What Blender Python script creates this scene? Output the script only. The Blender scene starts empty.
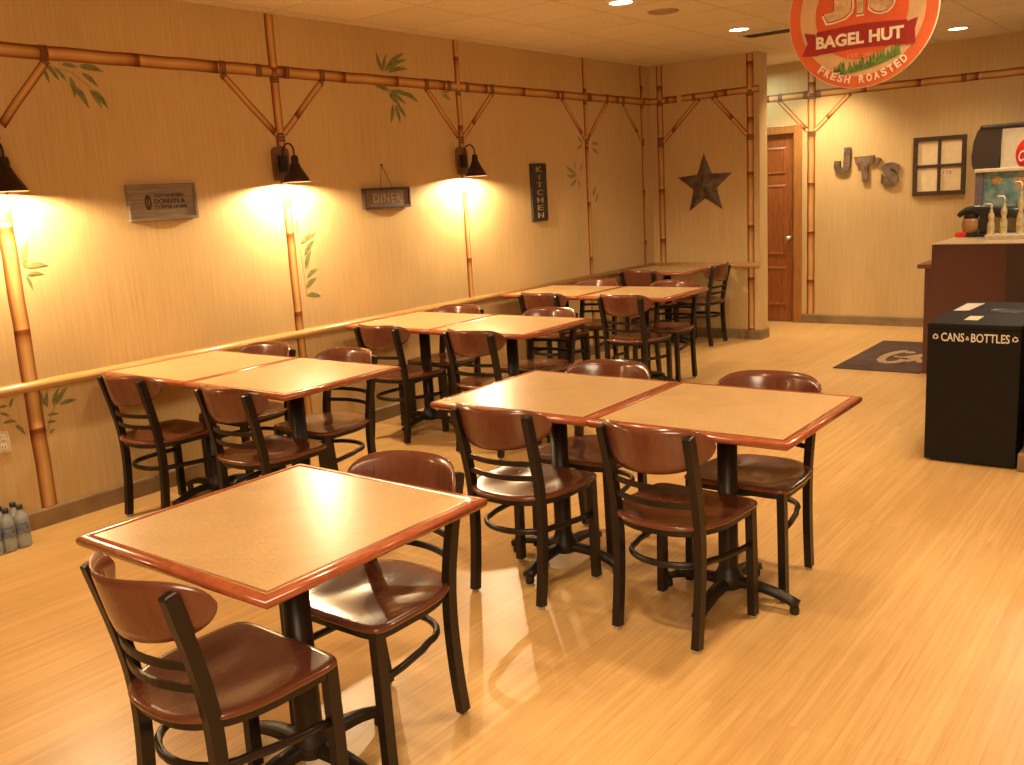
import bpy, bmesh, math, random
from mathutils import Vector, Matrix
random.seed(7)
R = math.radians
scene = bpy.context.scene
col = scene.collection

# ------------------------------------------------------------------ materials
def new_mat(name):
    m = bpy.data.materials.new(name); m.use_nodes = True
    nt = m.node_tree; b = nt.nodes['Principled BSDF']
    return m, nt, b
def N(nt, t, **kw):
    n = nt.nodes.new(t)
    for k, v in kw.items():
        if k in n.inputs.keys(): n.inputs[k].default_value = v
        else: setattr(n, k, v)
    return n
def ramp(nt, stops, interp='LINEAR'):
    r = nt.nodes.new('ShaderNodeValToRGB'); cr = r.color_ramp; cr.interpolation = interp
    while len(cr.elements) < len(stops): cr.elements.new(0.5)
    for e, (p, c) in zip(cr.elements, stops):
        e.position = p; e.color = (*c, 1)
    return r
def L(nt, a, ao, b, bi): nt.links.new(a.outputs[ao], b.inputs[bi])
def coords(nt, scale=(1, 1, 1), rot=(0, 0, 0), out='Object'):
    tc = N(nt, 'ShaderNodeTexCoord'); mp = N(nt, 'ShaderNodeMapping')
    mp.inputs['Scale'].default_value = scale; mp.inputs['Rotation'].default_value = rot
    L(nt, tc, out, mp, 'Vector'); return mp
def plain(name, c, rough=.5, metal=0, bump=0, nscale=40, var=.12, coat=0, emit=None, es=0, spec=.5):
    m, nt, b = new_mat(name)
    mp = coords(nt)
    n = N(nt, 'ShaderNodeTexNoise', Scale=nscale, Detail=4.0)
    L(nt, mp, 0, n, 'Vector')
    r = ramp(nt, [(.3, tuple(x * (1 - var) for x in c)), (.7, tuple(min(1, x * (1 + var)) for x in c))])
    L(nt, n, 'Fac', r, 'Fac'); L(nt, r, 0, b, 'Base Color')
    b.inputs['Roughness'].default_value = rough; b.inputs['Metallic'].default_value = metal
    b.inputs['Specular IOR Level'].default_value = spec
    if coat: b.inputs['Coat Weight'].default_value = coat; b.inputs['Coat Roughness'].default_value = .08
    if bump:
        bp = N(nt, 'ShaderNodeBump', Strength=bump, Distance=.01)
        L(nt, n, 'Fac', bp, 'Height'); L(nt, bp, 0, b, 'Normal')
    if emit:
        b.inputs['Emission Color'].default_value = (*emit, 1); b.inputs['Emission Strength'].default_value = es
    return m
def grain(name, c1, c2, scale=(6, 60, 60), rough=.3, coat=0, nscale=1.5, detail=6, bump=0):
    m, nt, b = new_mat(name)
    mp = coords(nt, scale)
    n = N(nt, 'ShaderNodeTexNoise', Scale=nscale, Detail=float(detail), Distortion=.6)
    L(nt, mp, 0, n, 'Vector')
    r = ramp(nt, [(.32, c1), (.68, c2)]); L(nt, n, 'Fac', r, 'Fac'); L(nt, r, 0, b, 'Base Color')
    b.inputs['Roughness'].default_value = rough
    if coat: b.inputs['Coat Weight'].default_value = coat; b.inputs['Coat Roughness'].default_value = .1
    if bump:
        bp = N(nt, 'ShaderNodeBump', Strength=bump, Distance=.005)
        L(nt, n, 'Fac', bp, 'Height'); L(nt, bp, 0, b, 'Normal')
    return m

def wall_mat():
    m, nt, b = new_mat('grasscloth wallpaper')
    mp = coords(nt, (75, 75, 2.2)); n = N(nt, 'ShaderNodeTexNoise', Scale=1.0, Detail=6.0, Roughness=.65); L(nt, mp, 0, n, 'Vector')
    mp2 = coords(nt, (.9, .9, .5)); n2 = N(nt, 'ShaderNodeTexNoise', Scale=1.5, Detail=3.0); L(nt, mp2, 0, n2, 'Vector')
    r = ramp(nt, [(.25, (.55, .385, .175)), (.5, (.63, .452, .222)), (.75, (.70, .515, .275))])
    L(nt, n, 'Fac', r, 'Fac')
    r2 = ramp(nt, [(.3, (.88, .86, .82)), (.7, (1, 1, 1))]); L(nt, n2, 'Fac', r2, 'Fac')
    mx = N(nt, 'ShaderNodeMixRGB', blend_type='MULTIPLY'); mx.inputs[0].default_value = 1
    L(nt, r, 0, mx, 1); L(nt, r2, 0, mx, 2); L(nt, mx, 0, b, 'Base Color')
    b.inputs['Roughness'].default_value = .55; b.inputs['Specular IOR Level'].default_value = .25
    bp = N(nt, 'ShaderNodeBump', Strength=.08, Distance=.003); L(nt, n, 'Fac', bp, 'Height'); L(nt, bp, 0, b, 'Normal')
    return m
def floor_mat():
    m, nt, b = new_mat('bamboo strip floor')
    mp = coords(nt, (1, 1, 1), (0, 0, R(90)))
    br = N(nt, 'ShaderNodeTexBrick', offset=.37, offset_frequency=1, squash=1.0)
    br.inputs['Scale'].default_value = 1; br.inputs['Brick Width'].default_value = 1.8; br.inputs['Row Height'].default_value = .024
    br.inputs['Mortar Size'].default_value = .0012; br.inputs['Mortar Smooth'].default_value = .3
    br.inputs['Color1'].default_value = (.60, .37, .14, 1); br.inputs['Color2'].default_value = (.69, .44, .18, 1); br.inputs['Mortar'].default_value = (.58, .35, .13, 1)
    L(nt, mp, 0, br, 'Vector')
    mp2 = coords(nt, (60, 2.2, 1)); n = N(nt, 'ShaderNodeTexNoise', Scale=1.3, Detail=7.0, Roughness=.62); L(nt, mp2, 0, n, 'Vector')
    r = ramp(nt, [(.3, (.84, .80, .74)), (.52, (.97, .96, .95)), (.72, (1.08, 1.09, 1.10))]); L(nt, n, 'Fac', r, 'Fac')
    mx = N(nt, 'ShaderNodeMixRGB', blend_type='MULTIPLY'); mx.inputs[0].default_value = 1
    L(nt, br, 'Color', mx, 1); L(nt, r, 0, mx, 2)
    mp3 = coords(nt, (1, .4, 1)); n3 = N(nt, 'ShaderNodeTexNoise', Scale=1.2, Detail=2.0); L(nt, mp3, 0, n3, 'Vector')
    r3 = ramp(nt, [(.35, (.9, .87, .84)), (.65, (1.04, 1.04, 1.04))]); L(nt, n3, 'Fac', r3, 'Fac')
    mx2 = N(nt, 'ShaderNodeMixRGB', blend_type='MULTIPLY'); mx2.inputs[0].default_value = 1
    L(nt, mx, 0, mx2, 1); L(nt, r3, 0, mx2, 2)
    L(nt, mx2, 0, b, 'Base Color')
    mr = N(nt, 'ShaderNodeMapRange'); mr.inputs['To Min'].default_value = .26; mr.inputs['To Max'].default_value = .42
    L(nt, n, 'Fac', mr, 0); L(nt, mr, 0, b, 'Roughness')
    b.inputs['Specular IOR Level'].default_value = .45
    return m
def ceiling_mat():
    m, nt, b = new_mat('acoustic ceiling tiles')
    mp = coords(nt, (1, 1, 1)); mp.inputs['Location'].default_value = (-.12, .03, 0)
    br = N(nt, 'ShaderNodeTexBrick', offset=0.0, squash=1.0)
    br.inputs['Scale'].default_value = 1; br.inputs['Brick Width'].default_value = .61; br.inputs['Row Height'].default_value = .61
    br.inputs['Mortar Size'].default_value = .007; br.inputs['Mortar Smooth'].default_value = .6
    br.inputs['Color1'].default_value = (.74, .64, .50, 1); br.inputs['Color2'].default_value = (.79, .69, .54, 1); br.inputs['Mortar'].default_value = (.56, .47, .35, 1)
    L(nt, mp, 0, br, 'Vector')
    n = N(nt, 'ShaderNodeTexNoise', Scale=55.0, Detail=4.0); L(nt, coords(nt), 0, n, 'Vector')
    r = ramp(nt, [(.35, (.9, .9, .9)), (.6, (1.04, 1.04, 1.04))]); L(nt, n, 'Fac', r, 'Fac')
    mx = N(nt, 'ShaderNodeMixRGB', blend_type='MULTIPLY'); mx.inputs[0].default_value = 1
    L(nt, br, 'Color', mx, 1); L(nt, r, 0, mx, 2); L(nt, mx, 0, b, 'Base Color')
    bp = N(nt, 'ShaderNodeBump', Strength=.3, Distance=.004); L(nt, n, 'Fac', bp, 'Height')
    bp2 = N(nt, 'ShaderNodeBump', Strength=.6, Distance=.01, invert=True); L(nt, br, 'Fac', bp2, 'Height'); L(nt, bp, 0, bp2, 'Normal'); L(nt, bp2, 0, b, 'Normal')
    b.inputs['Roughness'].default_value = .9; b.inputs['Specular IOR Level'].default_value = .1
    return m
def bamboo_mat():
    # painted bamboo: u (0..1) runs across the cane, v in metres along it
    m, nt, b = new_mat('painted bamboo')
    uv = N(nt, 'ShaderNodeTexCoord'); sp = N(nt, 'ShaderNodeSeparateXYZ')
    n = N(nt, 'ShaderNodeTexNoise', Scale=14.0, Detail=3.0); L(nt, uv, 'Object', n, 'Vector')
    vm = N(nt, 'ShaderNodeVectorMath', operation='MULTIPLY_ADD'); vm.inputs[1].default_value = (.05, .02, 0)
    L(nt, n, 'Color', vm, 0); L(nt, uv, 'UV', vm, 2); L(nt, vm, 0, sp, 0)
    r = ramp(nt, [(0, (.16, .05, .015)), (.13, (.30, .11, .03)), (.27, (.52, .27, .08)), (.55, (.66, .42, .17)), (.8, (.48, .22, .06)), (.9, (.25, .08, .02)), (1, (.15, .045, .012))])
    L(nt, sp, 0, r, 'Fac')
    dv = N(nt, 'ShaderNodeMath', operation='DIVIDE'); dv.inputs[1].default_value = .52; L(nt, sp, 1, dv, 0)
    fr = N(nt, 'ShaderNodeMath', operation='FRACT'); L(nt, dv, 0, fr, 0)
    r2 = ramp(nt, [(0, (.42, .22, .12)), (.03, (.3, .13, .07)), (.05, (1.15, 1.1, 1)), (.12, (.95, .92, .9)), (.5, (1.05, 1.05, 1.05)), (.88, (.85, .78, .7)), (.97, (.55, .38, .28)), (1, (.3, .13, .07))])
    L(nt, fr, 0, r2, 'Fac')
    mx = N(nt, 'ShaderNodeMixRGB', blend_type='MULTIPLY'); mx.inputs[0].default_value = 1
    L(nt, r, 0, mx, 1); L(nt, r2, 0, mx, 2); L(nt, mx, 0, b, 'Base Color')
    b.inputs['Roughness'].default_value = .5; b.inputs['Specular IOR Level'].default_value = .3
    return m
def laminate_mat():
    m, nt, b = new_mat('marbled tan laminate')
    n = N(nt, 'ShaderNodeTexNoise', Scale=5.0, Detail=5.0, Distortion=1.0); L(nt, coords(nt), 0, n, 'Vector')
    r = ramp(nt, [(.3, (.48, .315, .145)), (.5, (.53, .35, .165)), (.72, (.58, .39, .19))]); L(nt, n, 'Fac', r, 'Fac')
    n2 = N(nt, 'ShaderNodeTexNoise', Scale=90.0, Detail=2.0); L(nt, coords(nt), 0, n2, 'Vector')
    r2 = ramp(nt, [(.4, (.93, .92, .9)), (.6, (1.03, 1.03, 1.03))]); L(nt, n2, 'Fac', r2, 'Fac')
    mx = N(nt, 'ShaderNodeMixRGB', blend_type='MULTIPLY'); mx.inputs[0].default_value = 1
    L(nt, r, 0, mx, 1); L(nt, r2, 0, mx, 2); L(nt, mx, 0, b, 'Base Color')
    b.inputs['Roughness'].default_value = .30; b.inputs['Specular IOR Level'].default_value = .42
    return m
M = {}
M['wall'] = wall_mat(); M['floor'] = floor_mat(); M['ceiling'] = ceiling_mat(); M['bamboo'] = bamboo_mat(); M['laminate'] = laminate_mat()
M['plainwall'] = plain('tan painted wall', (.52, .38, .2), .7, nscale=3)
M['base'] = plain('brown vinyl baseboard', (.25, .165, .085), .5, nscale=6, var=.25)
M['rail'] = grain('pale varnished rail wood', (.42, .23, .075), (.58, .34, .13), (40, 3, 40), .28, coat=.3)
M['edge'] = grain('cherry wood edging', (.27, .060, .022), (.37, .095, .035), (14, 14, 40), .22, coat=.5)
M['chairwood'] = grain('reddish brown chair wood', (.118, .036, .018), (.150, .048, .024), (30, 4, 8), .22, coat=.35, nscale=1.2, detail=4)
M['metal'] = plain('black powder coated steel', (.020, .013, .010), .38, .3, nscale=200, var=.15)
M['iron'] = plain('black cast iron', (.022, .016, .013), .45, .3, nscale=80, bump=.1)
M['glide'] = plain('pale plastic glide', (.45, .4, .34), .5)
M['lampmetal'] = plain('bronze lamp metal', (.035, .02, .014), .35, .7, nscale=60)
M['backboard'] = grain('stained backboard', (.10, .045, .018), (.20, .09, .035), (20, 20, 3), .5)
M['shadein'] = plain('white enamel', (.85, .8, .7), .4)
M['bulb'] = plain('glowing bulb', (1, .85, .6), .4, emit=(1, .72, .38), es=60)
M['can'] = plain('glowing downlight lens', (1, .9, .7), .4, emit=(1, .84, .56), es=20)
M['trim'] = plain('white painted metal', (.7, .64, .55), .45)
M['doorwood'] = grain('stained oak door', (.20, .055, .014), (.33, .11, .028), (50, 50, 4), .35, coat=.2)
M['doorframe'] = grain('door casing wood', (.30, .125, .032), (.42, .19, .055), (50, 50, 4), .35, coat=.2)
M['tin'] = plain('aged tin', (.17, .115, .08), .55, .3, nscale=14, var=.5, bump=.25)
M['star'] = plain('weathered metal star', (.14, .095, .07), .6, .2, nscale=18, var=.55, bump=.3)
M['signwood'] = grain('grey weathered boards', (.17, .125, .085), (.30, .235, .17), (30, 3, 60), .7, bump=.2)
M['darkink'] = plain('dark stencil paint', (.05, .03, .02), .7)
M['signbrown'] = grain('brown stained sign board', (.11, .06, .035), (.20, .125, .08), (30, 4, 60), .6, bump=.2)
M['signedge'] = plain('dark brown frame wood', (.055, .028, .015), .5, nscale=30, var=.3)
M['dulltan'] = plain('dull tan lettering', (.36, .27, .17), .6)
M['signblack'] = plain('charcoal metal plate', (.045, .035, .028), .45, .3, nscale=25, var=.4, bump=.3)
M['twine'] = plain('brown twine', (.26, .16, .07), .8)
M['leaf'] = plain('painted green leaf', (.19, .20, .065), .6, nscale=30, var=.35)
M['leafpale'] = plain('faint painted leaf', (.28, .24, .095), .6, nscale=30, var=.25)
M['stem'] = plain('painted stem', (.40, .26, .10), .6)
M['binding'] = plain('dark cane binding', (.14, .055, .018), .6, nscale=120, var=.5)
M['mural'] = M['leaf']
M['cabinet'] = plain('dark cherry laminate panel', (.11, .036, .020), .6, nscale=60, var=.12)
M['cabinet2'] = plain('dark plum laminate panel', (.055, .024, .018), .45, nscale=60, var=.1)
M['capwood'] = plain('brown laminate ledge', (.20, .075, .03), .35, nscale=40)
M['counter'] = plain('tan stone counter', (.50, .36, .2), .3, nscale=90, var=.25)
M['postwood'] = grain('varnished wood panel', (.33, .12, .04), (.45, .19, .07), (50, 50, 5), .3)
M['bin'] = plain('black bin panel', (.009, .007, .005), .6, spec=.2, nscale=90, var=.2)
M['binprint'] = plain('white bin lettering', (.78, .72, .62), .5)
M['paper'] = plain('white paper', (.8, .72, .6), .7)
M['label'] = plain('pale label', (.75, .7, .5), .5)
M['mat'] = plain('dark brown mat', (.07, .032, .022), .85, nscale=6, var=.45, bump=.2)
M['matlogo'] = plain('tan mat print', (.42, .29, .14), .85)
M['orange'] = plain('orange sign print', (.66, .135, .035), .45, nscale=8, var=.08)
M['peach'] = plain('tan sign print', (.66, .42, .22), .45, nscale=20, var=.08)
M['redorange'] = plain('red orange sign print', (.70, .115, .03), .45, nscale=10, var=.12)
M['banner'] = plain('dark red banner print', (.33, .02, .016), .45, nscale=10)
M['cream'] = plain('cream sign lettering', (.86, .74, .56), .45)
M['beige'] = plain('bagel coloured lettering', (.66, .44, .22), .45, nscale=50, var=.25)
M['green'] = plain('green grass print', (.12, .22, .035), .5, nscale=60, var=.5)
M['steel'] = plain('brushed stainless steel', (.88, .80, .60), .35, .3, nscale=20, var=.06)
M['black'] = plain('black plastic', (.016, .013, .012), .35, nscale=50)
M['dkplastic'] = plain('dark brown plastic housing', (.055, .038, .028), .4, nscale=50)
M['red'] = plain('red plastic', (.70, .03, .025), .35)
M['pane'] = plain('pale backing card', (.78, .62, .38), .5, nscale=12, var=.06)
M['white'] = plain('white print', (.9, .88, .85), .4)
M['mauve'] = plain('purple grey side panel', (.20, .16, .20), .4)
def teal_mat():
    m, nt, b = new_mat('teal drink picture')
    n = N(nt, 'ShaderNodeTexNoise', Scale=9.0, Detail=3.0); L(nt, coords(nt), 0, n, 'Vector')
    r = ramp(nt, [(.3, (.08, .16, .14)), (.45, (.20, .36, .32)), (.55, (.32, .46, .40)), (.7, (.55, .58, .45))]); L(nt, n, 'Fac', r, 'Fac'); L(nt, r, 0, b, 'Base Color')
    b.inputs['Roughness'].default_value = .3; return m
M['teal'] = teal_mat()
M['fruit'] = plain('printed fruit', (.62, .34, .12), .4, nscale=40, var=.4)
M['amber'] = plain('brown jar glass', (.38, .18, .08), .25)
M['brass'] = plain('cream and brass bottle', (.62, .50, .28), .3, .2, nscale=25, var=.35)
M['brassm'] = plain('polished brass', (.6, .42, .15), .25, .9)
M['nickel'] = plain('satin nickel', (.6, .55, .45), .3, .9)
M['vent'] = plain('dark vent slot', (.05, .035, .025), .7)
M['grille'] = plain('tan speaker grille', (.36, .26, .17), .7, nscale=150, var=.3)
M['plate'] = plain('ivory outlet plate', (.62, .52, .36), .4)
def water_mat():
    m, nt, b = new_mat('clear bottle plastic'); b.inputs['Base Color'].default_value = (.62, .68, .70, 1)
    b.inputs['Transmission Weight'].default_value = .55; b.inputs['Roughness'].default_value = .12; b.inputs['IOR'].default_value = 1.33
    n = N(nt, 'ShaderNodeTexNoise', Scale=40.0); L(nt, coords(nt), 0, n, 'Vector'); bp = N(nt, 'ShaderNodeBump', Strength=.2, Distance=.003); L(nt, n, 'Fac', bp, 'Height'); L(nt, bp, 0, b, 'Normal')
    return m
M['bottle'] = water_mat()
M['bluecap'] = plain('dark bottle cap', (.02, .03, .045), .4)
M['bluelabel'] = plain('blue grey bottle label', (.16, .20, .26), .4, nscale=60, var=.5)

# ------------------------------------------------------------------ mesh builder
class MB:
    def __init__(s): s.v = []; s.f = []; s.sm = []; s.uv = []
    def add(s, vs, fs, smooth=False, uvs=None, mat=None):
        o = len(s.v)
        for p in vs:
            p = Vector(p)
            s.v.append(mat @ p if mat else p)
        for i, f in enumerate(fs):
            s.f.append([o + k for k in f]); s.sm.append(smooth)
            s.uv.append([uvs[k] for k in f] if uvs else None)
        return s
    def bm(s, bmesh_obj, smooth=False, mat=None):
        bmesh_obj.verts.index_update()
        vs = [v.co.copy() for v in bmesh_obj.verts]; fs = [[v.index for v in f.verts] for f in bmesh_obj.faces]
        bmesh_obj.free(); return s.add(vs, fs, smooth, mat=mat)
    def box(s, a, b, bev=0, mat=None, seg=2):
        bm = bmesh.new(); bmesh.ops.create_cube(bm, size=1)
        c = [(a[i] + b[i]) / 2 for i in range(3)]; d = [abs(b[i] - a[i]) for i in range(3)]
        for v in bm.verts: v.co = Vector((c[0] + v.co.x * d[0], c[1] + v.co.y * d[1], c[2] + v.co.z * d[2]))
        if bev:
            bev = min(bev, min(d) * .45)
            bmesh.ops.bevel(bm, geom=bm.edges[:], offset=bev, segments=seg, affect='EDGES', profile=.5)
        return s.bm(bm, False, mat)
    def sweep(s, path, prof, up=(0, 0, 1), closed=False, caps=True, smooth=True, mat=None, scale=None):
        # prof: list of (side, up) offsets, path: list of points
        P = [Vector(p) for p in path]; n = len(P); k = len(prof); vs = []
        up = Vector(up)
        for i in range(n):
            if closed: t = (P[(i + 1) % n] - P[i - 1])
            else: t = P[min(i + 1, n - 1)] - P[max(i - 1, 0)]
            t.normalize(); sd = t.cross(up)
            if sd.length < 1e-4: sd = Vector((1, 0, 0))
            sd.normalize(); u = sd.cross(t).normalized()
            m_ = 1
            if not closed and 0 < i < n - 1:
                a = (P[i] - P[i - 1]).normalized(); b_ = (P[i + 1] - P[i]).normalized()
                m_ = 1 / max(.5, math.sqrt(max(.01, (1 + a.dot(b_)) / 2)))
            sc = scale[i] if scale else 1
            for (x, y) in prof: vs.append(P[i] + sd * x * sc * m_ + u * y * sc)
        fs = []
        for i in range(n if closed else n - 1):
            j = (i + 1) % n
            for q in range(k):
                r = (q + 1) % k
                fs.append([i * k + q, i * k + r, j * k + r, j * k + q])
        s.add(vs, fs, smooth, mat=mat)
        if caps and not closed:
            s.add(vs[:k], [list(range(k))[::-1]], False, mat=mat); s.add(vs[-k:], [list(range(k))], False, mat=mat)
        return s
    def tube(s, path, r, seg=10, mat=None, **kw):
        return s.sweep(path, [(r * math.cos(2 * math.pi * i / seg), r * math.sin(2 * math.pi * i / seg)) for i in range(seg)], mat=mat, **kw)
    def lathe(s, prof, c=(0, 0, 0), seg=24, smooth=True, mat=None, capb=False, capt=False):
        vs = []; fs = []
        for (r, z) in prof:
            for i in range(seg):
                a = 2 * math.pi * i / seg; vs.append((c[0] + r * math.cos(a), c[1] + r * math.sin(a), c[2] + z))
        for k in range(len(prof) - 1):
            for i in range(seg):
                j = (i + 1) % seg; fs.append([k * seg + i, k * seg + j, (k + 1) * seg + j, (k + 1) * seg + i])
        s.add(vs, fs, smooth, mat=mat)
        if capb: s.add(vs[:seg], [list(range(seg))[::-1]], False, mat=mat)
        if capt: s.add(vs[-seg:], [list(range(seg))], False, mat=mat)
        return s
    def prism(s, poly, depth, mat=None, smooth=False):
        # poly in local XY, extruded along +Z by depth
        bm = bmesh.new(); vs = [bm.verts.new((x, y, 0)) for x, y in poly]; f = bm.faces.new(vs)
        r = bmesh.ops.extrude_face_region(bm, geom=[f])
        for g in r['geom']:
            if isinstance(g, bmesh.types.BMVert): g.co.z += depth
        bmesh.ops.recalc_face_normals(bm, faces=bm.faces[:]); bmesh.ops.triangulate(bm, faces=[x for x in bm.faces if len(x.verts) > 4])
        return s.bm(bm, smooth, mat)
    def build(s, name, mat, parent=None, loc=(0, 0, 0), rz=0):
        me = bpy.data.meshes.new(name); me.from_pydata([tuple(v) for v in s.v], [], s.f)
        me.polygons.foreach_set('use_smooth', s.sm)
        if any(u for u in s.uv):
            ul = me.uv_layers.new(name='UVMap'); i = 0
            for f, u in zip(s.f, s.uv):
                for k in range(len(f)):
                    ul.data[i].uv = u[k] if u else (0, 0); i += 1
        me.update()
        bm = bmesh.new(); bm.from_mesh(me); bmesh.ops.remove_doubles(bm, verts=bm.verts, dist=1e-6) if not any(u for u in s.uv) else None
        bmesh.ops.recalc_face_normals(bm, faces=bm.faces[:]) if not any(u for u in s.uv) else None
        bm.to_mesh(me); bm.free()
        for mm in (mat if isinstance(mat, (list, tuple)) else [mat]): me.materials.append(mm)
        o = bpy.data.objects.new(name, me); col.objects.link(o); o.location = loc; o.rotation_euler.z = rz
        if parent: o.parent = parent
        return o
def tag(o, label=None, cat=None, group=None, kind=None):
    if label: o['label'] = label
    if cat: o['category'] = cat
    if group: o['group'] = group
    if kind: o['kind'] = kind
    return o
def empty(name, loc=(0, 0, 0), rz=0):
    o = bpy.data.objects.new(name, None); o.empty_display_size = .1; col.objects.link(o); o.location = loc; o.rotation_euler.z = rz; return o
def thing(name, label, cat, loc=(0, 0, 0), rz=0, group=None): return tag(empty(name, loc, rz), label, cat, group)
def struct(name, mb, mat, parent=None):
    o = mb.build(name, mat, parent)
    if not parent: o['kind'] = 'structure'
    return o
def copy_tree(o, parent=None):
    c = o.copy(); col.objects.link(c)
    if parent: c.parent = parent
    for ch in list(kids[o.name]) if o.name in kids else []:
        copy_tree(ch, c)
    if c.name not in kids: kids[c.name] = []
    return c
kids = {}
def index_tree(root):
    for o in list(col.objects):
        if o.parent: kids.setdefault(o.parent.name, [])
    def walk(o):
        kids[o.name] = [c for c in col.objects if c.parent == o]
        for c in kids[o.name]: walk(c)
    walk(root)

def text_geo(body, size=1, depth=.002, bold=0, shear=0, spacing=1, align='CENTER', fitw=None, fith=None):
    cu = bpy.data.curves.new('lettering', 'FONT'); cu.body = body; cu.size = size; cu.extrude = depth / 2; cu.offset = bold
    cu.shear = shear; cu.space_character = spacing; cu.align_x = align; cu.align_y = 'CENTER' if align == 'CENTER' else 'BOTTOM_BASELINE'; cu.resolution_u = 3
    o = bpy.data.objects.new('lettering_tmp', cu); col.objects.link(o)
    dg = bpy.context.evaluated_depsgraph_get(); dg.update()
    me = bpy.data.meshes.new_from_object(o.evaluated_get(dg))
    vs = [v.co.copy() for v in me.vertices]; fs = [list(p.vertices) for p in me.polygons]
    bpy.data.objects.remove(o); bpy.data.curves.remove(cu); bpy.data.meshes.remove(me)
    if vs and (fitw or fith):
        x0 = min(v.x for v in vs); x1 = max(v.x for v in vs); y0 = min(v.y for v in vs); y1 = max(v.y for v in vs)
        sx = fitw / (x1 - x0) if fitw else None; sy = fith / (y1 - y0) if fith else None
        sx = sx or sy; sy = sy or sx
        for v in vs: v.x = (v.x - (x0 + x1) / 2) * sx; v.y = (v.y - (y0 + y1) / 2) * sy
    return vs, fs
# frames: local XY (letters) -> world planes
def on_left_wall(x, y, z): return Matrix(((0, 0, 1, x), (1, 0, 0, y), (0, 1, 0, z), (0, 0, 0, 1)))   # right = +y, up = +z, out = +x
def on_front(x, y, z, rot=0): return Matrix(((1, 0, 0, x), (0, 0, -1, y), (0, 1, 0, z), (0, 0, 0, 1))) @ Matrix.Rotation(rot, 4, 'Z')  # right=+x, up=+z, out=-y

# ------------------------------------------------------------------ room shell
H = 2.786
YB = 1.214       # far wall
YN = -11.0       # wall behind the camera
XR = 7.2
def slab(a, b): return MB().box(a, b)
struct('floor', slab((-.2, YN - .1, -.1), (XR + .1, YB + .2, 0)), M['floor'])
struct('ceiling', slab((-.2, YN - .1, H), (XR + .1, YB + .2, H + .1)), M['ceiling'])
struct('wall_left', slab((-.15, YN, 0), (0, YB + .1, H)), M['wall'])
struct('wall_far', MB().box((0, YB, 0), (.28, YB + .15, H)).box((1.08, YB, 0), (XR, YB + .15, H)).box((.28, YB, 2.06), (1.08, YB + .15, H)), M['wall'])
struct('wall_partition', slab((0, 0, 0), (1.19, .19, H)), M['wall'])
struct('wall_right', slab((XR, YN, 0), (XR + .12, YB + .1, H)), M['plainwall'])
struct('wall_near', slab((-.15, YN - .12, 0), (XR + .1, YN, H)), M['plainwall'])
def baseprof(a, b, out):
    # extruded baseboard from a to b (xy), thickness towards 'out'
    mb = MB(); A = Vector((*a, 0)); B = Vector((*b, 0)); O = Vector((*out, 0))
    pr = [(0, 0), (.016, 0), (.016, .088), (.011, .097), (0, .1)]
    vs = [P + O * p[0] + Vector((0, 0, p[1])) for P in (A, B) for p in pr]; k = len(pr)
    fs = [[q, (q + 1) % k, k + (q + 1) % k, k + q] for q in range(k)] + [list(range(k)), list(range(k, 2 * k))]
    return mb.add(vs, fs)
struct('baseboard_left', baseprof((0, YN), (0, 0), (1, 0)), M['base'])
struct('baseboard_partition', baseprof((0, 0), (1.206, 0), (0, -1)), M['base'])
struct('baseboard_partition_end', baseprof((1.19, 0), (1.19, .19), (1, 0)), M['base'])
struct('baseboard_far', baseprof((1.16, YB), (XR, YB), (0, -1)), M['base'])
# chair rails (half round wood, running just under the table tops)
def rail(a, b, out, r=.028, zc=.752):
    A = Vector((*a, zc)); B = Vector((*b, zc)); O = Vector((*out, 0)); k = 9
    pr = [(r * 1.15 * math.sin(math.pi * i / (k - 1)), -r * math.cos(math.pi * i / (k - 1))) for i in range(k)]
    vs = [P + O * p[0] + Vector((0, 0, p[1])) for P in (A, B) for p in pr]
    fs = [[q, q + 1, k + q + 1, k + q] for q in range(k - 1)]
    mb = MB().add(vs, fs, True); mb.add(vs[:k], [list(range(k))]); mb.add(vs[k:], [list(range(k))]); return mb
struct('trim_1', rail((0, YN), (0, 0), (1, 0)), M['rail'])
struct('trim_2', rail((0, 0), (1.185, 0), (0, -1)), M['rail'])

# door in the far wall
d = struct('door_1', MB().box((.285, YB + .03, .008), (1.075, YB + .07, 2.055)), M['doorwood'])
fr = MB()
for (x0, x1, z0, z1) in ((.38, .63, .18, .62), (.73, .98, .18, .62), (.38, .63, .74, 1.52), (.73, .98, .74, 1.52), (.38, .63, 1.62, 1.92), (.73, .98, 1.62, 1.92)):
    a = [(x0, z0), (x1, z0), (x1, z1), (x0, z1)]; b_ = [(x0 + .02, z0 + .02), (x1 - .02, z0 + .02), (x1 - .02, z1 - .02), (x0 + .02, z1 - .02)]; c_ = [(x0 + .04, z0 + .04), (x1 - .04, z0 + .04), (x1 - .04, z1 - .04), (x0 + .04, z1 - .04)]
    vs = [(x, YB + .0305, z) for x, z in a] + [(x, YB + .018, z) for x, z in b_] + [(x, YB + .024, z) for x, z in c_]
    fs = [[i, (i + 1) % 4, 4 + (i + 1) % 4, 4 + i] for i in range(4)] + [[4 + i, 4 + (i + 1) % 4, 8 + (i + 1) % 4, 8 + i] for i in range(4)] + [[8, 9, 10, 11]]
    fr.add(vs, fs)
fr.build('door_panel_moulding', M['doorwood'], d)
MB().lathe([(.001, 0), (.028, .0), (.028, .006), (.010, .01), (.010, .03), (.024, .04), (.028, .055), (.018, .068), (.001, .07)], mat=on_front(1.01, YB + .03, .93)).build('door_knob', M['nickel'], d)
struct('trim_3', MB().box((1.075, YB - .018, 0), (1.165, YB + .03, 2.145), .006).box((.195, YB - .018, 0), (.285, YB + .03, 2.145), .006).box((.286, YB - .017, 2.055), (1.074, YB + .03, 2.144), .006), M['doorframe'])

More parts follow.
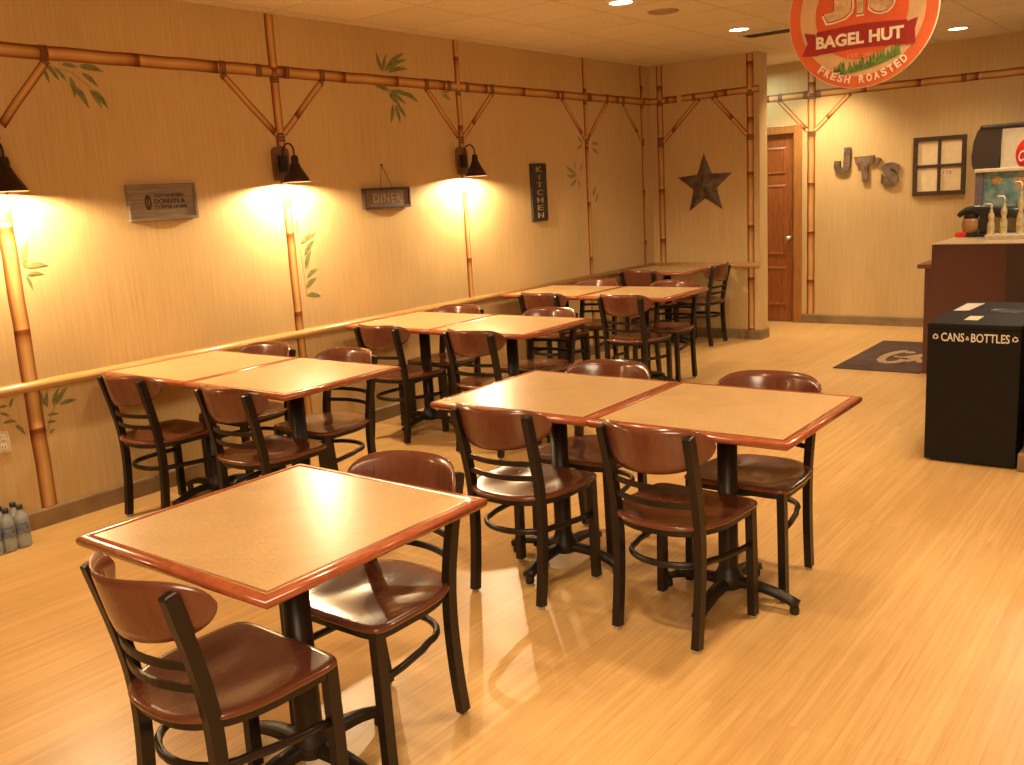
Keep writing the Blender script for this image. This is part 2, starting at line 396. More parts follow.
# ------------------------------------------------------------------ painted bamboo lattice
def cane(frame, a, b, w, h=.005, v0=0.):
    """slightly raised painted cane in the frame's XY plane from a to b"""
    A = Vector((*a, 0)); B = Vector((*b, 0)); t = (B - A); ln = t.length; t.normalize(); s_ = Vector((-t.y, t.x, 0)); k = 7; n = max(2, int(ln / .12))
    vs = []; uv = []; fs = []
    for i in range(n + 1):
        f = i / n; wob = .0018 * math.sin(i * 2.1 + v0 * 9)
        for q in range(k):
            u = q / (k - 1); zz = h * math.sin(math.pi * u) + .0012
            if q in (0, k - 1): zz = 0
            p = A + t * ln * f + s_ * ((u - .5) * w + wob) + Vector((0, 0, zz)); vs.append(frame @ p); uv.append((u, v0 + ln * f))
    for i in range(n):
        for q in range(k - 1): fs.append([i * k + q, i * k + q + 1, (i + 1) * k + q + 1, (i + 1) * k + q])
    return MB().add(vs, fs, True, uv)
def wrap_band(frame, c, w, hgt=.03, ang=0, h=.009):
    """a dark binding painted across a cane"""
    m = frame @ Matrix.Translation((c[0], c[1], 0)) @ Matrix.Rotation(ang, 4, 'Z'); mb = MB()
    for j in range(3):
        y = (j - 1) * hgt / 3; k = 7
        vs = [(( q / (k - 1) - .5) * w, y + dy, (h * math.sin(math.pi * q / (k - 1)) if 0 < q < k - 1 else 0) + .0) for dy in (-hgt / 7.5, hgt / 7.5) for q in range(k)]
        mb.add(vs, [[q, q + 1, k + q + 1, k + q] for q in range(k - 1)], True, mat=m)
    return mb
FL = on_left_wall(.0008, 0, 0)      # local (y, z)
FS = on_front(0, -.0008, 0)
FB = on_front(0, YB - .0008, 0)
def canething(name, label, frame, a, b, w, h, v0, bands=(), group=None, cat='painted bamboo'):
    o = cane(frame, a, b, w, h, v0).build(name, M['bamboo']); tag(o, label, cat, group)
    ang = math.atan2(b[1] - a[1], b[0] - a[0]) - math.pi / 2
    for (c, hg) in bands:
        wrap_band(frame, c, w * 1.1, hg, ang, h + .0025).build('binding', M['binding'], o)
    return o
BZ = 2.436
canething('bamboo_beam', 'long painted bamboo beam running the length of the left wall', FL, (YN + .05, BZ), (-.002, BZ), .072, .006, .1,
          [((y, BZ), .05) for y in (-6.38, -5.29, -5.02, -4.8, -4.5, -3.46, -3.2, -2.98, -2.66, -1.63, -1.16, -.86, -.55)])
for (y, w, v0, lab) in ((-6.71, .085, .1, 'painted bamboo pole at the left picture edge behind the leftmost wall lamp'),
                        (-4.9, .07, .25, 'painted bamboo pole behind the wall lamp between the two rectangular wood signs'),
                        (-3.09, .062, .05, 'painted bamboo pole behind the rightmost of the wall lamps'),
                        (-1.25, .062, .2, 'painted bamboo pole with faint leaves right of the tall black kitchen sign'),
                        (-.175, .058, .12, 'thin painted bamboo pole on the left wall next to the room corner')):
    bands = [((y, BZ - .05), .04), ((y, 2.03), .06)]
    if y < -2: bands.append(((y, 1.62), .05))
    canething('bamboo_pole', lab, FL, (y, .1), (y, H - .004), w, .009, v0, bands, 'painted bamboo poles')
for (a, b, lab) in (((-6.38, 2.39), (-6.65, 2.07), 'painted bamboo brace at top left, right of the leftmost lamp pole'),
                    ((-5.29, 2.39), (-4.93, 2.05), 'painted bamboo brace left of the pole between the two wood signs'),
                    ((-4.51, 2.39), (-4.87, 2.05), 'painted bamboo brace right of the pole between the two wood signs'),
                    ((-3.46, 2.40), (-3.12, 2.05), 'painted bamboo brace left of the pole of the rightmost lamp'),
                    ((-2.66, 2.40), (-3.06, 2.05), 'painted bamboo brace right of the pole of the rightmost lamp'),
                    ((-1.63, 2.40), (-1.27, 2.05), 'painted bamboo brace left of the pole with faint leaves'),
                    ((-.86, 2.40), (-1.23, 2.05), 'painted bamboo brace right of the pole with faint leaves'),
                    ((-.55, 2.40), (-.19, 2.04), 'painted bamboo brace on the left wall just before the corner')):
    canething('bamboo_brace', lab, FL, a, b, .045, .0045, random.random() * .3, [((a[0], a[1]), .03)], 'painted bamboo braces')
# partition wall (star wall)
canething('bamboo_beam', 'short painted bamboo beam left of the gap on the star wall', FS, (.002, BZ), (.31, BZ), .066, .006, .2, [((.2, BZ), .04)])
canething('bamboo_beam', 'painted bamboo beam above the star ending at the wall edge', FS, (.36, BZ), (1.188, BZ + .01), .066, .006, .03, [((.5, BZ), .04), ((.74, BZ), .04)])
for (x, w, v0, lab) in ((.115, .07, .12, 'painted bamboo pole left of the metal star'), (1.095, .072, .0, 'painted bamboo pole right of the metal star')):
    canething('bamboo_pole', lab, FS, (x, .1), (x, H - .004), w, .009, v0, [((x, BZ - .02), .06), ((x, 2.0), .06)], 'painted bamboo poles')
canething('bamboo_brace', 'painted bamboo brace sloping up from the pole left of the star', FS, (.56, 2.42), (.148, 2.025), .045, .0045, .1, [((.55, 2.41), .03)], 'painted bamboo braces')
canething('bamboo_brace', 'painted bamboo brace sloping down to the pole right of the star', FS, (.70, 2.42), (1.063, 2.025), .045, .0045, .22, [((.71, 2.41), .03)], 'painted bamboo braces')
# far wall
canething('bamboo_beam', 'painted bamboo beam along the far wall above the door and letters', FB, (.05, BZ), (XR - .05, BZ), .075, .006, .3, [((x, BZ), .05) for x in (.92, 1.2, 1.34, 2.75, 4.2)])
canething('bamboo_pole', 'painted bamboo pole on the far wall right of the brown door', FB, (1.265, .1), (1.265, H - .004), .085, .009, .15, [((1.265, 2.03), .06), ((1.265, BZ - .02), .06)], 'painted bamboo poles')
canething('bamboo_brace', 'painted bamboo brace above the door frame on the far wall', FB, (.91, 2.40), (1.225, 2.065), .05, .0045, .1, [((.92, 2.4), .03)], 'painted bamboo braces')
canething('bamboo_brace', 'painted bamboo brace under the round hanging sign on the far wall', FB, (1.67, 2.41), (1.305, 2.065), .05, .0045, .2, [((1.66, 2.4), .03)], 'painted bamboo braces')

# painted leaves
def leafpoly(a, b, wf=.16):
    A = Vector((a[0], a[1])); B = Vector((b[0], b[1])); t = B - A; ln = t.length; s_ = Vector((-t.y, t.x)).normalized(); w = max(.016, min(.034, ln * wf * 1.5))
    up = []; dn = []
    for i in range(1, 8):
        f = i / 8; ww = w * math.sin(math.pi * f ** .8); c = A + t * f + s_ * .06 * ln * math.sin(math.pi * f)
        up.append(c + s_ * ww * .5); dn.append(c - s_ * ww * .5)
    return [A] + dn + [B] + up[::-1]
def leaves(lst, label, mat='leaf', stem=None):
    mb = MB()
    for i, (y0, z0, y1, z1) in enumerate(lst):
        mb.prism([(p.x, p.y) for p in leafpoly((y0, z0), (y1, z1))], .0012 + .0002 * (i % 5), mat=on_left_wall(.0006, 0, 0))
    o = mb.build('painted_leaves', M[mat]); tag(o, label, 'painted leaves', 'painted leaf sprays')
    if stem:
        sb = MB(); pts = stem
        for p, q in zip(pts[:-1], pts[1:]):
            t = Vector((q[0] - p[0], q[1] - p[1])).normalized(); n_ = (-t.y * .003, t.x * .003)
            sb.prism([(p[0] - n_[0], p[1] - n_[1]), (q[0] - n_[0], q[1] - n_[1]), (q[0] + n_[0], q[1] + n_[1]), (p[0] + n_[0], p[1] + n_[1])], .0008, mat=on_left_wall(.0005, 0, 0))
        sb.build('stem', M['stem'], o)
    return o
leaves([(-6.403, 2.368, -6.372, 2.286), (-6.375, 2.378, -6.316, 2.298), (-6.333, 2.364, -6.279, 2.3), (-6.257, 2.327, -6.246, 2.215), (-6.245, 2.284, -6.174, 2.166), (-6.188, 2.348, -6.103, 2.278), (-6.202, 2.382, -6.061, 2.361), (-6.158, 2.268, -6.1, 2.168), (-6.134, 2.264, -6.065, 2.166), (-6.294, 2.384, -6.203, 2.373)],
       'green leaf spray under the beam at top left of the wall', stem=[(-6.4, 2.38), (-6.25, 2.35), (-6.14, 2.27)])
leaves([(-3.913, 2.492, -3.964, 2.629), (-3.912, 2.5, -3.858, 2.624), (-3.9, 2.5, -3.672, 2.644), (-3.892, 2.501, -3.657, 2.598), (-3.873, 2.494, -3.644, 2.53)], 'green leaf spray standing above the long wall beam')
leaves([(-4.003, 2.395, -3.85, 2.365), (-3.868, 2.367, -3.562, 2.311), (-3.87, 2.353, -3.694, 2.278), (-3.871, 2.34, -3.758, 2.262), (-3.839, 2.273, -3.875, 2.14), (-3.818, 2.273, -3.773, 2.136), (-3.798, 2.274, -3.705, 2.18), (-3.705, 2.361, -3.564, 2.297)],
       'green leaf spray hanging below the beam above the small string-hung sign', stem=[(-4.0, 2.395), (-3.85, 2.35), (-3.82, 2.27)])
leaves([(-3.288, 2.38, -3.19, 2.391), (-3.289, 2.365, -3.178, 2.326), (-3.24, 2.39, -3.225, 2.324)], 'small faint leaf spray left of the rightmost lamp pole below the beam', 'leafpale')
leaves([(-4.822, 1.346, -4.678, 1.406), (-4.799, 1.267, -4.701, 1.363), (-4.8, 1.175, -4.736, 1.301), (-4.794, 1.122, -4.698, 1.171), (-4.809, 1.058, -4.712, 1.114), (-4.809, 1.005, -4.69, 0.983), (-4.83, 1.411, -4.834, 1.514)],
       'tall climbing leaf spray right of the pole below the middle lamp', stem=[(-4.84, 1.45), (-4.82, 1.2), (-4.81, 1.0)])
leaves([(-6.645, 1.358, -6.61, 1.497), (-6.645, 1.366, -6.521, 1.364), (-6.64, 1.327, -6.554, 1.324), (-6.645, 1.32, -6.622, 1.25)], 'four green leaves right of the leftmost pole above the rail')
leaves([(-6.655, 0.638, -6.66, 0.715), (-6.643, 0.626, -6.629, 0.717), (-6.609, 0.627, -6.564, 0.719), (-6.591, 0.632, -6.518, 0.715), (-6.575, 0.628, -6.478, 0.634), (-6.65, 0.585, -6.583, 0.578), (-6.655, 0.547, -6.604, 0.542), (-6.655, 0.488, -6.619, 0.503)],
       'green leaf spray below the rail right of the leftmost pole', stem=[(-6.66, .5), (-6.63, .58), (-6.59, .64)])
leaves([(-6.879, 0.677, -6.84, 0.677), (-6.832, 0.665, -6.804, 0.715), (-6.884, 0.646, -6.84, 0.627), (-6.876, 0.595, -6.806, 0.59), (-6.82, 0.572, -6.775, 0.508), (-6.99, .70, -6.90, .66)],
       'green leaf spray below the rail left of the leftmost pole', stem=[(-6.9, .68), (-6.83, .6), (-6.78, .54)])
leaves([(-1.315, 2.016, -1.403, 2.09), (-1.331, 2.008, -1.429, 1.957), (-1.446, 1.741, -1.624, 1.818), (-1.448, 1.724, -1.616, 1.728), (-1.45, 1.691, -1.564, 1.627), (-1.42, 1.674, -1.396, 1.589), (-1.459, 1.775, -1.468, 1.858), (-1.382, 1.757, -1.329, 1.832), (-1.171, 2.008, -1.039, 2.009), (-1.158, 1.966, -1.047, 1.906), (-1.141, 1.529, -1.117, 1.632), (-1.159, 1.512, -1.169, 1.599), (-1.13, 1.459, -1.074, 1.544)],
       'faint grey green leaves around the pole right of the tall black sign', 'leafpale')

# ------------------------------------------------------------------ chairs
SEAT = .455
def make_chair():
    t = thing('dining_chair', 'x', 'chair')
    # seat: rounded square with rounded back, dished
    def outline(a):
        # a in 0..2pi; front = +y
        c, s_ = math.cos(a), math.sin(a)
        e = .22 if s_ > 0 else .74
        x = .222 * math.copysign(abs(c) ** e, c); y = math.copysign(abs(s_) ** e, s_)
        y = y * (.203 if s_ > 0 else .228)
        if s_ < 0: x *= 1 - .10 * abs(s_)
        return x, y
    n = 48; rings = [(.001, 0)] + [(q / 14, 0) for q in range(1, 13)] + [(.90, 0), (.96, 0), (.99, -.004), (1.0, -.011), (.985, -.018), (.95, -.022), (.5, -.022), (.001, -.022)]
    vs = []; fs = []
    for (s_, dz) in rings:
        for i in range(n):
            x, y = outline(2 * math.pi * i / n); x *= s_; y *= s_
            z = SEAT + dz
            if dz > -.012:
                r2 = (x / .2) ** 2 + ((y + .02) / .22) ** 2; dish = max(0, 1 - r2) if r2 < 1 else 0
                lob = (math.exp(-((x - .09) / .06) ** 2) + math.exp(-((x + .09) / .06) ** 2)) * math.exp(-((y - .02) / .13) ** 2)
                z -= .012 * dish ** 1.3 * (1 - .8 * min(1, max(0, (y + .05) / .25)) ** 2) + .006 * lob * (1 - s_ ** 4)
            vs.append((x, y, z))
    for k in range(len(rings) - 1):
        for i in range(n):
            j = (i + 1) % n
            fs.append([k * n + i, k * n + j, (k + 1) * n + j, (k + 1) * n + i])
    MB().add(vs, fs, True).build('seat', M['chairwood'], t)
    # curved wooden backrest
    def back(u):
        top = .724 + .012 * u * u + .083 * (1 - abs(u) ** 4.5) ** .5; bot = .722 + .012 * u * u - .083 * (1 - abs(u) ** 4) ** .5 + .010 * u * u
        return .228 * u, -.262 + .125 * u * u, bot, top
    nu = 28; nz = 6; front = []; rear = []
    us = [math.sin(math.pi / 2 * (-1 + 2 * i / nu)) * .9995 for i in range(nu + 1)]
    vs = []; fs = []
    for u in us:
        x, y, b_, tp = back(u)
        nx = 2 * .125 * u / .228; nn = Vector((-nx, 1, 0)).normalized()
        for k in range(nz + 1):
            f = k / nz; z = b_ + (tp - b_) * f; th = .006 * (1 - abs(2 * f - 1) ** 6 * .6); lean = -.22 * (z - .71)
            vs.append((x + nn.x * th, y + lean + nn.y * th, z))
        for k in range(nz, -1, -1):
            f = k / nz; z = b_ + (tp - b_) * f; th = .006 * (1 - abs(2 * f - 1) ** 6 * .6); lean = -.22 * (z - .71)
            vs.append((x - nn.x * th, y + lean - nn.y * th, z))
    m_ = 2 * (nz + 1)
    for i in range(nu):
        for k in range(m_):
            fs.append([i * m_ + k, i * m_ + (k + 1) % m_, (i + 1) * m_ + (k + 1) % m_, (i + 1) * m_ + k])
    mb = MB().add(vs, fs, True); mb.add(vs[:m_], [list(range(m_))]); mb.add(vs[-m_:], [list(range(m_))])
    mb.build('backrest', M['chairwood'], t)
    # rear legs continue up as back posts
    def bez(p, n=5):
        out = []
        P = [Vector(q) for q in p]
        for i in range(len(P) - 1):
            p0 = P[max(i - 1, 0)]; p1 = P[i]; p2 = P[i + 1]; p3 = P[min(i + 2, len(P) - 1)]
            for k in range(n):
                f = k / n
                out.append(.5 * ((2 * p1) + (-p0 + p2) * f + (2 * p0 - 5 * p1 + 4 * p2 - p3) * f * f + (-p0 + 3 * p1 - 3 * p2 + p3) * f ** 3))
        out.append(P[-1]); return out
    rect = [(-.0145, -.018), (.0145, -.018), (.0145, .018), (-.0145, .018)]
    for s_ in (-1, 1):
        path = bez([(s_ * .166, -.185, .012), (s_ * .167, -.166, .16), (s_ * .168, -.155, .32), (s_ * .169, -.160, .46), (s_ * .171, -.184, .60), (s_ * .174, -.226, .774)])
        mbl = MB().sweep(path, rect, up=(0, 1, 0), smooth=False)
        tp = path[-1]; tn = (path[-1] - path[-2]).normalized(); mbl.sweep([tp - tn * .001, tp + tn * .005, tp + tn * .008], rect, up=(0, 1, 0), smooth=False, scale=[1, .88, .6])
        o = mbl.build('leg', M['metal'], t)
        MB().lathe([(.013, 0), (.014, .012)], (s_ * .166, -.185, 0), 10, capb=True, capt=True).build('foot_glide', M['glide'], o)
        path = [(s_ * .196, .172, .012), (s_ * .192, .172, .25), (s_ * .188, .172, .437)]
        o = MB().sweep(path, rect, up=(0, 1, 0), smooth=False).build('leg', M['metal'], t)
        MB().lathe([(.013, 0), (.014, .012)], (s_ * .196, .172, 0), 10, capb=True, capt=True).build('foot_glide', M['glide'], o)
    # two bowed slats
    for (z, y) in ((.585, -.181), (.525, -.171)):
        pts = [((.172) * q / 6, y - .048 * (1 - (q / 6) ** 2) + .004, z) for q in range(-6, 7)]
        MB().sweep(pts, [(-.004, -.010), (.004, -.010), (.004, .010), (-.004, .010)], smooth=False).build('back_slat', M['metal'], t)
    # seat frame
    pts = []
    for i in range(40):
        x, y = outline(2 * math.pi * i / 40); pts.append((x * .90, y * .90, .424))
    MB().sweep(pts, [(-.006, -.012), (.006, -.012), (.006, .012), (-.006, .012)], closed=True, smooth=False).build('seat_frame', M['metal'], t)
    # U shaped stretcher
    pts = [(-.190, .165, .285), (-.186, .08, .289), (-.172, -.02, .293)]
    for i in range(0, 13):
        a = math.pi * i / 12; pts.append((-.158 * math.cos(a), -.06 - .125 * math.sin(a), .295))
    pts += [(.172, -.02, .293), (.186, .08, .289), (.190, .165, .285)]
    MB().sweep(pts, [(.0105 * math.cos(2 * math.pi * i / 10), .0125 * math.sin(2 * math.pi * i / 10)) for i in range(10)]).build('stretcher', M['metal'], t)
    return t
chair0 = make_chair(); index_tree(chair0)
first = [True]
def place_chair(x, y, rz, label, group):
    if first[0]: c = chair0; first[0] = False
    else: c = copy_tree(chair0)
    c.location = (x, y, 0); c.rotation_euler.z = R(rz); c['label'] = label; c['group'] = group
    return c

# ------------------------------------------------------------------ tables
TZ = .765
def make_table():
    t = thing('cafe_table', 'x', 'table')
    W, D = .768, .75; w = .032
    # laminate top
    MB().box((-W / 2 + w, -D / 2 + w, TZ - .029), (W / 2 - w, D / 2 - w, TZ - .0003)).build('tabletop', M['laminate'], t)
    prof = [(-w - .001, 0), (-.012, 0), (-.006, -.0015), (-.002, -.006), (0, -.012), (-.001, -.019), (-.005, -.026), (-.012, -.031), (-w - .001, -.032)]
    mb = MB(); cs = [(-1, -1), (1, -1), (1, 1), (-1, 1)]
    for i in range(4):
        a = cs[i]; b_ = cs[(i + 1) % 4]; vs = []; k = len(prof)
        for c in (a, b_):
            for (o_, z) in prof: vs.append((c[0] * (W / 2 + o_), c[1] * (D / 2 + o_), TZ + z))
        mb.add(vs, [[q, (q + 1) % k, k + (q + 1) % k, k + q] for q in range(k)], True)
    o = mb.build('edge_moulding', M['edge'], t)
    # pedestal
    MB().lathe([(.0375, .10), (.0375, TZ - .045)], seg=28, capt=True).build('column', M['metal'], t)
    MB().box((-.24, -.035, TZ - .046), (.24, .035, TZ - .034)).box((-.035, -.24, TZ - .0465), (.035, .24, TZ - .0345)).build('top_bracket', M['iron'], t)
    MB().lathe([(.05, .055), (.062, .075), (.058, .10), (.042, .125), (.038, .14)], seg=28, capb=True).build('base_hub', M['iron'], t)
    for i in range(4):
        a = math.pi / 2 * i; pts = []; sc = []
        for q in range(9):
            f = q / 8; r = .02 + .255 * f; z = .080 + .012 * math.sin(math.pi * f * .6) - .052 * f ** 2.2
            pts.append((r * math.cos(a), r * math.sin(a), z)); sc.append(1 - .25 * f + (.12 if q == 8 else 0))
        mb = MB().sweep(pts, [(-.031, -.014), (-.022, .012), (0, .020), (.022, .012), (.031, -.014), (0, -.018)], smooth=True, scale=sc)
        o = mb.build('foot', M['iron'], t)
        MB().lathe([(.016, .0), (.018, .004), (.018, .02), (.014, .034)], (.262 * math.cos(a), .262 * math.sin(a), 0), 12, capb=True).build('leveling_glide', M['black'], o)
    return t
table0 = make_table(); index_tree(table0)
tfirst = [True]
def place_table(x, y, label, rz=0):
    if tfirst[0]: c = table0; tfirst[0] = False
    else: c = copy_tree(table0); c.scale = (1, 1, 1)
    c.location = (x, y, 0); c.rotation_euler.z = R(rz); c['label'] = label; c['group'] = 'square cafe tables'
    return c
HW = .3845
TF = (2.925, -7.45)
place_table(*TF, 'square table standing alone in the foreground with red wood edging').scale = (1.03, 1.035, 1)
TBx = 3.085; TBy = -5.81
place_table(TBx - HW, TBy, 'left table of the joined pair in the middle of the floor')
place_table(TBx + HW, TBy, 'right table of the joined pair in the middle of the floor')
rows = {'A': (.825, -5.975, 'nearest pair'), 'C': (.85, -4.19, 'middle pair'), 'D': (.83, -2.40, 'farthest pair')}
for k, (x, y, nm) in rows.items():
    place_table(x - HW, y, 'table touching the wall rail in the %s along the left wall' % nm)
    place_table(x + HW, y, 'aisle side table of the %s along the left wall' % nm)
place_table(.44, -.54, 'single table in the far corner below the star wall')

G = 'wooden seated metal dining chairs'
def ch(x, y, rz, lab): place_chair(x, y, rz, lab, G)
ch(2.97, -7.72, -2, 'near chair of the foreground table, its back toward the camera')
ch(2.945, -7.18, 180, 'chair on the far side of the foreground table with glossy lit seat')
ch(2.72, -6.065, 0, 'near chair at the left table of the middle floor pair')
ch(3.405, -6.07, -4, 'near chair at the right table of the middle floor pair')
ch(2.7, -5.56, 180, 'far side chair at the left table of the middle floor pair')
ch(3.465, -5.562, 180, 'far side chair at the right table of the middle floor pair')
ch(0.44, -6.24, 1, 'near chair next to the left wall at the nearest wall pair')
ch(1.29, -6.24, 0, 'near chair on the aisle side of the nearest wall pair')
ch(0.45, -5.72, 180, 'far side chair next to the wall at the nearest wall pair')
ch(1.12, -5.72, 180, 'far side chair on the aisle side of the nearest wall pair')
ch(0.5, -4.465, 0, 'near chair next to the wall at the middle wall pair')
ch(1.285, -4.465, 0, 'near chair on the aisle side of the middle wall pair')
ch(0.43, -3.945, 180, 'far side chair next to the wall at the middle wall pair')
ch(1.25, -3.945, 180, 'far side chair on the aisle side of the middle wall pair')
ch(0.53, -2.67, 0, 'near chair next to the wall at the farthest wall pair')
ch(1.29, -2.68, 0, 'near chair on the aisle side of the farthest wall pair')
ch(0.51, -2.14, 180, 'far side chair next to the wall at the farthest wall pair')
ch(1.26, -2.14, 180, 'far side chair on the aisle side of the farthest wall pair')
ch(0.4, -0.845, 0, 'chair with its back to the camera at the far corner table')
ch(0.735, -0.405, 90, 'sideways chair at the right side of the far corner table')

# ------------------------------------------------------------------ wall lamps
def make_sconce():
    t = thing('wall_lamp', 'x', 'lamp')
    pl = []
    for i in range(9):
        a = math.pi * i / 8; pl.append((.066 * math.cos(a), .040 * math.sin(a) + .125))
    pl = [(-.066, -.05)] + [(.066, -.05)] + pl
    MB().prism(pl, .018, mat=on_left_wall(.009, 0, 0)).build('backboard', M['backboard'], t)
    MB().box((.024, -.035, -.0), (.05, .035, .105), .008).build('canopy', M['lampmetal'], t)
    pts = [(.045, 0, .06)] + [(.095 - .05 * math.cos(a), 0, .118 + .052 * math.sin(a)) for a in [math.pi * i / 10 for i in range(11)]] + [(.15, 0, .07)]
    pts = [(.048, 0, .05), (.046, 0, .09)] + [(.1 - .052 * math.cos(a), 0, .12 + .055 * math.sin(a)) for a in [math.pi * i / 10 for i in range(11)]] + [(.152, 0, .085)]
    MB().tube(pts, .0055, 10, up=(0, 1, 0)).build('gooseneck_arm', M['lampmetal'], t)
    MB().lathe([(.006, .10), (.02, .095), (.024, .075), (.024, .045), (.03, .04)], (.152, 0, 0), 20).build('socket', M['lampmetal'], t)
    sh = MB().lathe([(.028, .048), (.034, .03), (.05, .0), (.072, -.035), (.088, -.062), (.09, -.068)], (.152, 0, 0), 32).build('shade', M['lampmetal'], t)
    MB().lathe([(.026, .045), (.032, .028), (.048, -.002), (.070, -.037), (.086, -.063)], (.152, 0, 0), 32).build('shade_lining', M['shadein'], sh)
    MB().lathe([(.001, -.024), (.010, -.022), (.017, -.014), (.019, -.003), (.016, .010), (.012, .02), (.011, .036)], (.152, 0, 0), 16).build('bulb', M['bulb'], t)
    return t
sc0 = make_sconce(); index_tree(sc0)
WARM = (1, .66, .31)
def lamp_light(x, y, z, e, r, name='lamp glow', color=WARM, typ='POINT', **kw):
    l = bpy.data.lights.new(name, typ); l.energy = e; l.color = color
    if typ == 'AREA': l.shape = 'DISK'; l.size = r
    else: l.shadow_soft_size = r
    for k, v in kw.items(): setattr(l, k, v)
    o = bpy.data.objects.new(name, l); col.objects.link(o); o.location = (x, y, z); return o
for i, (y, lab) in enumerate(((-6.735, 'leftmost gooseneck wall lamp at the picture edge'), (-4.93, 'gooseneck wall lamp between the two rectangular wood signs'), (-3.12, 'rightmost gooseneck wall lamp left of the tall black sign'), (-8.5, 'gooseneck wall lamp nearest the room entrance'))):
    c = sc0 if i == 0 else copy_tree(sc0)
    c.location = (0, y, 1.81); c['label'] = lab; c['group'] = 'gooseneck wall lamps'
    lamp_light(.152, y, 1.81 - .046, 45 if i == 3 else 115, .014, color=(1, .74, .42))

# ------------------------------------------------------------------ ceiling fittings
for i, (x, y, lab) in enumerate(((1.60, -3.28, 'round recessed ceiling light nearest the top middle of the photo'), (1.625, -1.456, 'recessed ceiling light beside the dark vent'), (2.873, .339, 'recessed ceiling light right of the round sign'),
                             (1.60, -5.3, 'recessed ceiling light above the wall tables'), (1.45, .70, 'recessed ceiling light near the far wall behind the sign'), (3.6, -7.3, 'recessed ceiling light above the foreground table'),
                             (4.6, -5.4, 'recessed ceiling light above the aisle'), (3.9, -3.6, 'recessed ceiling light above the counter end'))):
    t = thing('ceiling_light', lab, 'light', (x, y, H), 0, 'recessed ceiling lights')
    MB().lathe([(.075, -.001), (.078, -.006), (.095, -.004), (.098, 0)], seg=28).build('trim_ring', M['trim'], t)
    MB().lathe([(.0, -.0035), (.075, -.003)], seg=28).build('lens', M['can'], t)
    e = {4: 58, 5: 46, 6: 66, 7: 25, 0: 30, 1: 26, 3: 30}.get(i, 22)
    o = lamp_light(x, y, H - .02, e * 5.2, .12, 'downlight', (1, .75, .45), 'SPOT', spot_size=R(125), spot_blend=.8)
t = tag(MB().lathe([(.0, -.010), (.09, -.010), (.105, -.006), (.11, 0)], (1.62, -2.73, H), 30).build('ceiling_speaker', M['grille']), 'round tan speaker grille in the ceiling between two recessed lights', 'speaker')
t = thing('ceiling_vent', 'long dark slotted air vent in the ceiling left of the round sign', 'vent', (1.74, -1.05, H))
MB().box((-.23, -.10, -.006), (.23, .10, 0)).build('backing', M['vent'], t)
mb = MB().box((-.25, -.12, -.010), (.25, -.10, 0)).box((-.25, .10, -.010), (.25, .12, 0)).box((-.25, -.1, -.010), (-.23, .1, 0)).box((.23, -.1, -.010), (.25, .1, 0)); mb.build('frame', M['trim'], t)
for k in range(3): MB().box((-.23, -.06 + k * .055, -.009), (.23, -.05 + k * .055, -.004)).build('slat', M['signedge'], t)

# ------------------------------------------------------------------ wall signs
t = thing('wooden_sign', 'grey weathered wood sign with printed coffee lettering on the left wall', 'sign', (0, -5.815, 1.66))
MB().box((.002, -.203, -.085), (.02, .203, .085)).build('board', M['signwood'], t)
mb = MB()
for a, b_ in (((.002, -.220, -.102), (.032, .220, -.085)), ((.002, -.220, .085), (.032, .220, .102)), ((.002, -.220, -.085), (.032, -.203, .085)), ((.002, .203, -.085), (.032, .220, .085))): mb.box(a, b_, .002)
mb.build('frame', M['signwood'], t)
mb = MB()
for body, y, z, fw, fh in (('OLD FASHIONED', .045, .036, .19, .018), ('DONUTS &', .045, .004, .20, .026), ('COFFEE HOME', .052, -.028, .21, .018)):
    vs, fs = text_geo(body, .03, .002, bold=.0006, fitw=fw, fith=fh); mb.add(vs, fs, mat=on_left_wall(.0212, y, z))
vs, fs = text_geo('O', .03, .002, bold=.001, fitw=.042, fith=.088); mb.add(vs, fs, mat=on_left_wall(.0212, -.095, .0))
vs, fs = text_geo('I', .03, .002, bold=.0, fitw=.008, fith=.06); mb.add(vs, fs, mat=on_left_wall(.0212, -.095, .0))
mb.build('lettering', M['darkink'], t)

t = thing('hanging_sign', 'small brown framed sign hung on a string from a nail', 'sign', (0, -3.995, 1.613))
MB().box((.012, -.225, -.06), (.024, .225, .06)).build('board', M['signbrown'], t)
mb = MB()
for a, b_ in (((.008, -.238, -.074), (.034, .238, -.058)), ((.008, -.238, .058), (.034, .238, .074)), ((.008, -.238, -.058), (.034, -.222, .058)), ((.008, .222, -.058), (.034, .238, .058))): mb.box(a, b_, .002)
mb.build('frame', M['signedge'], t)
vs, fs = text_geo('DINER', .07, .002, bold=.0, spacing=1.15, fitw=.28, fith=.062); MB().add(vs, fs, mat=on_left_wall(.0252, .0, 0)).build('lettering', M['dulltan'], t)
mb = MB().tube([(.022, -.06, .072), (.012, -.02, .235), (.022, .065, .072)], .0028, 6, up=(1, 0, 0)); mb.build('string', M['twine'], t)
MB().lathe([(.001, .018), (.007, .017), (.007, .013), (.003, .012), (.003, 0)], seg=10, mat=on_left_wall(0, -.02, .234)).build('nail', M['metal'], t)

t = thing('vertical_sign', 'tall narrow black sign with stacked letters right of the lamps', 'sign', (0, -2.08, 1.587))
MB().box((.002, -.115, -.25), (.022, .115, .25), .004).build('board', M['signblack'], t)
mb = MB()
for i, chh in enumerate('KITCHEN'):
    vs, fs = text_geo(chh, .06, .003, bold=.0005, fith=.046, fitw=.085 if chh != 'I' else .014); mb.add(vs, fs, mat=on_left_wall(.0235, 0, .198 - i * .066))
mb.build('lettering', M['dulltan'], t)

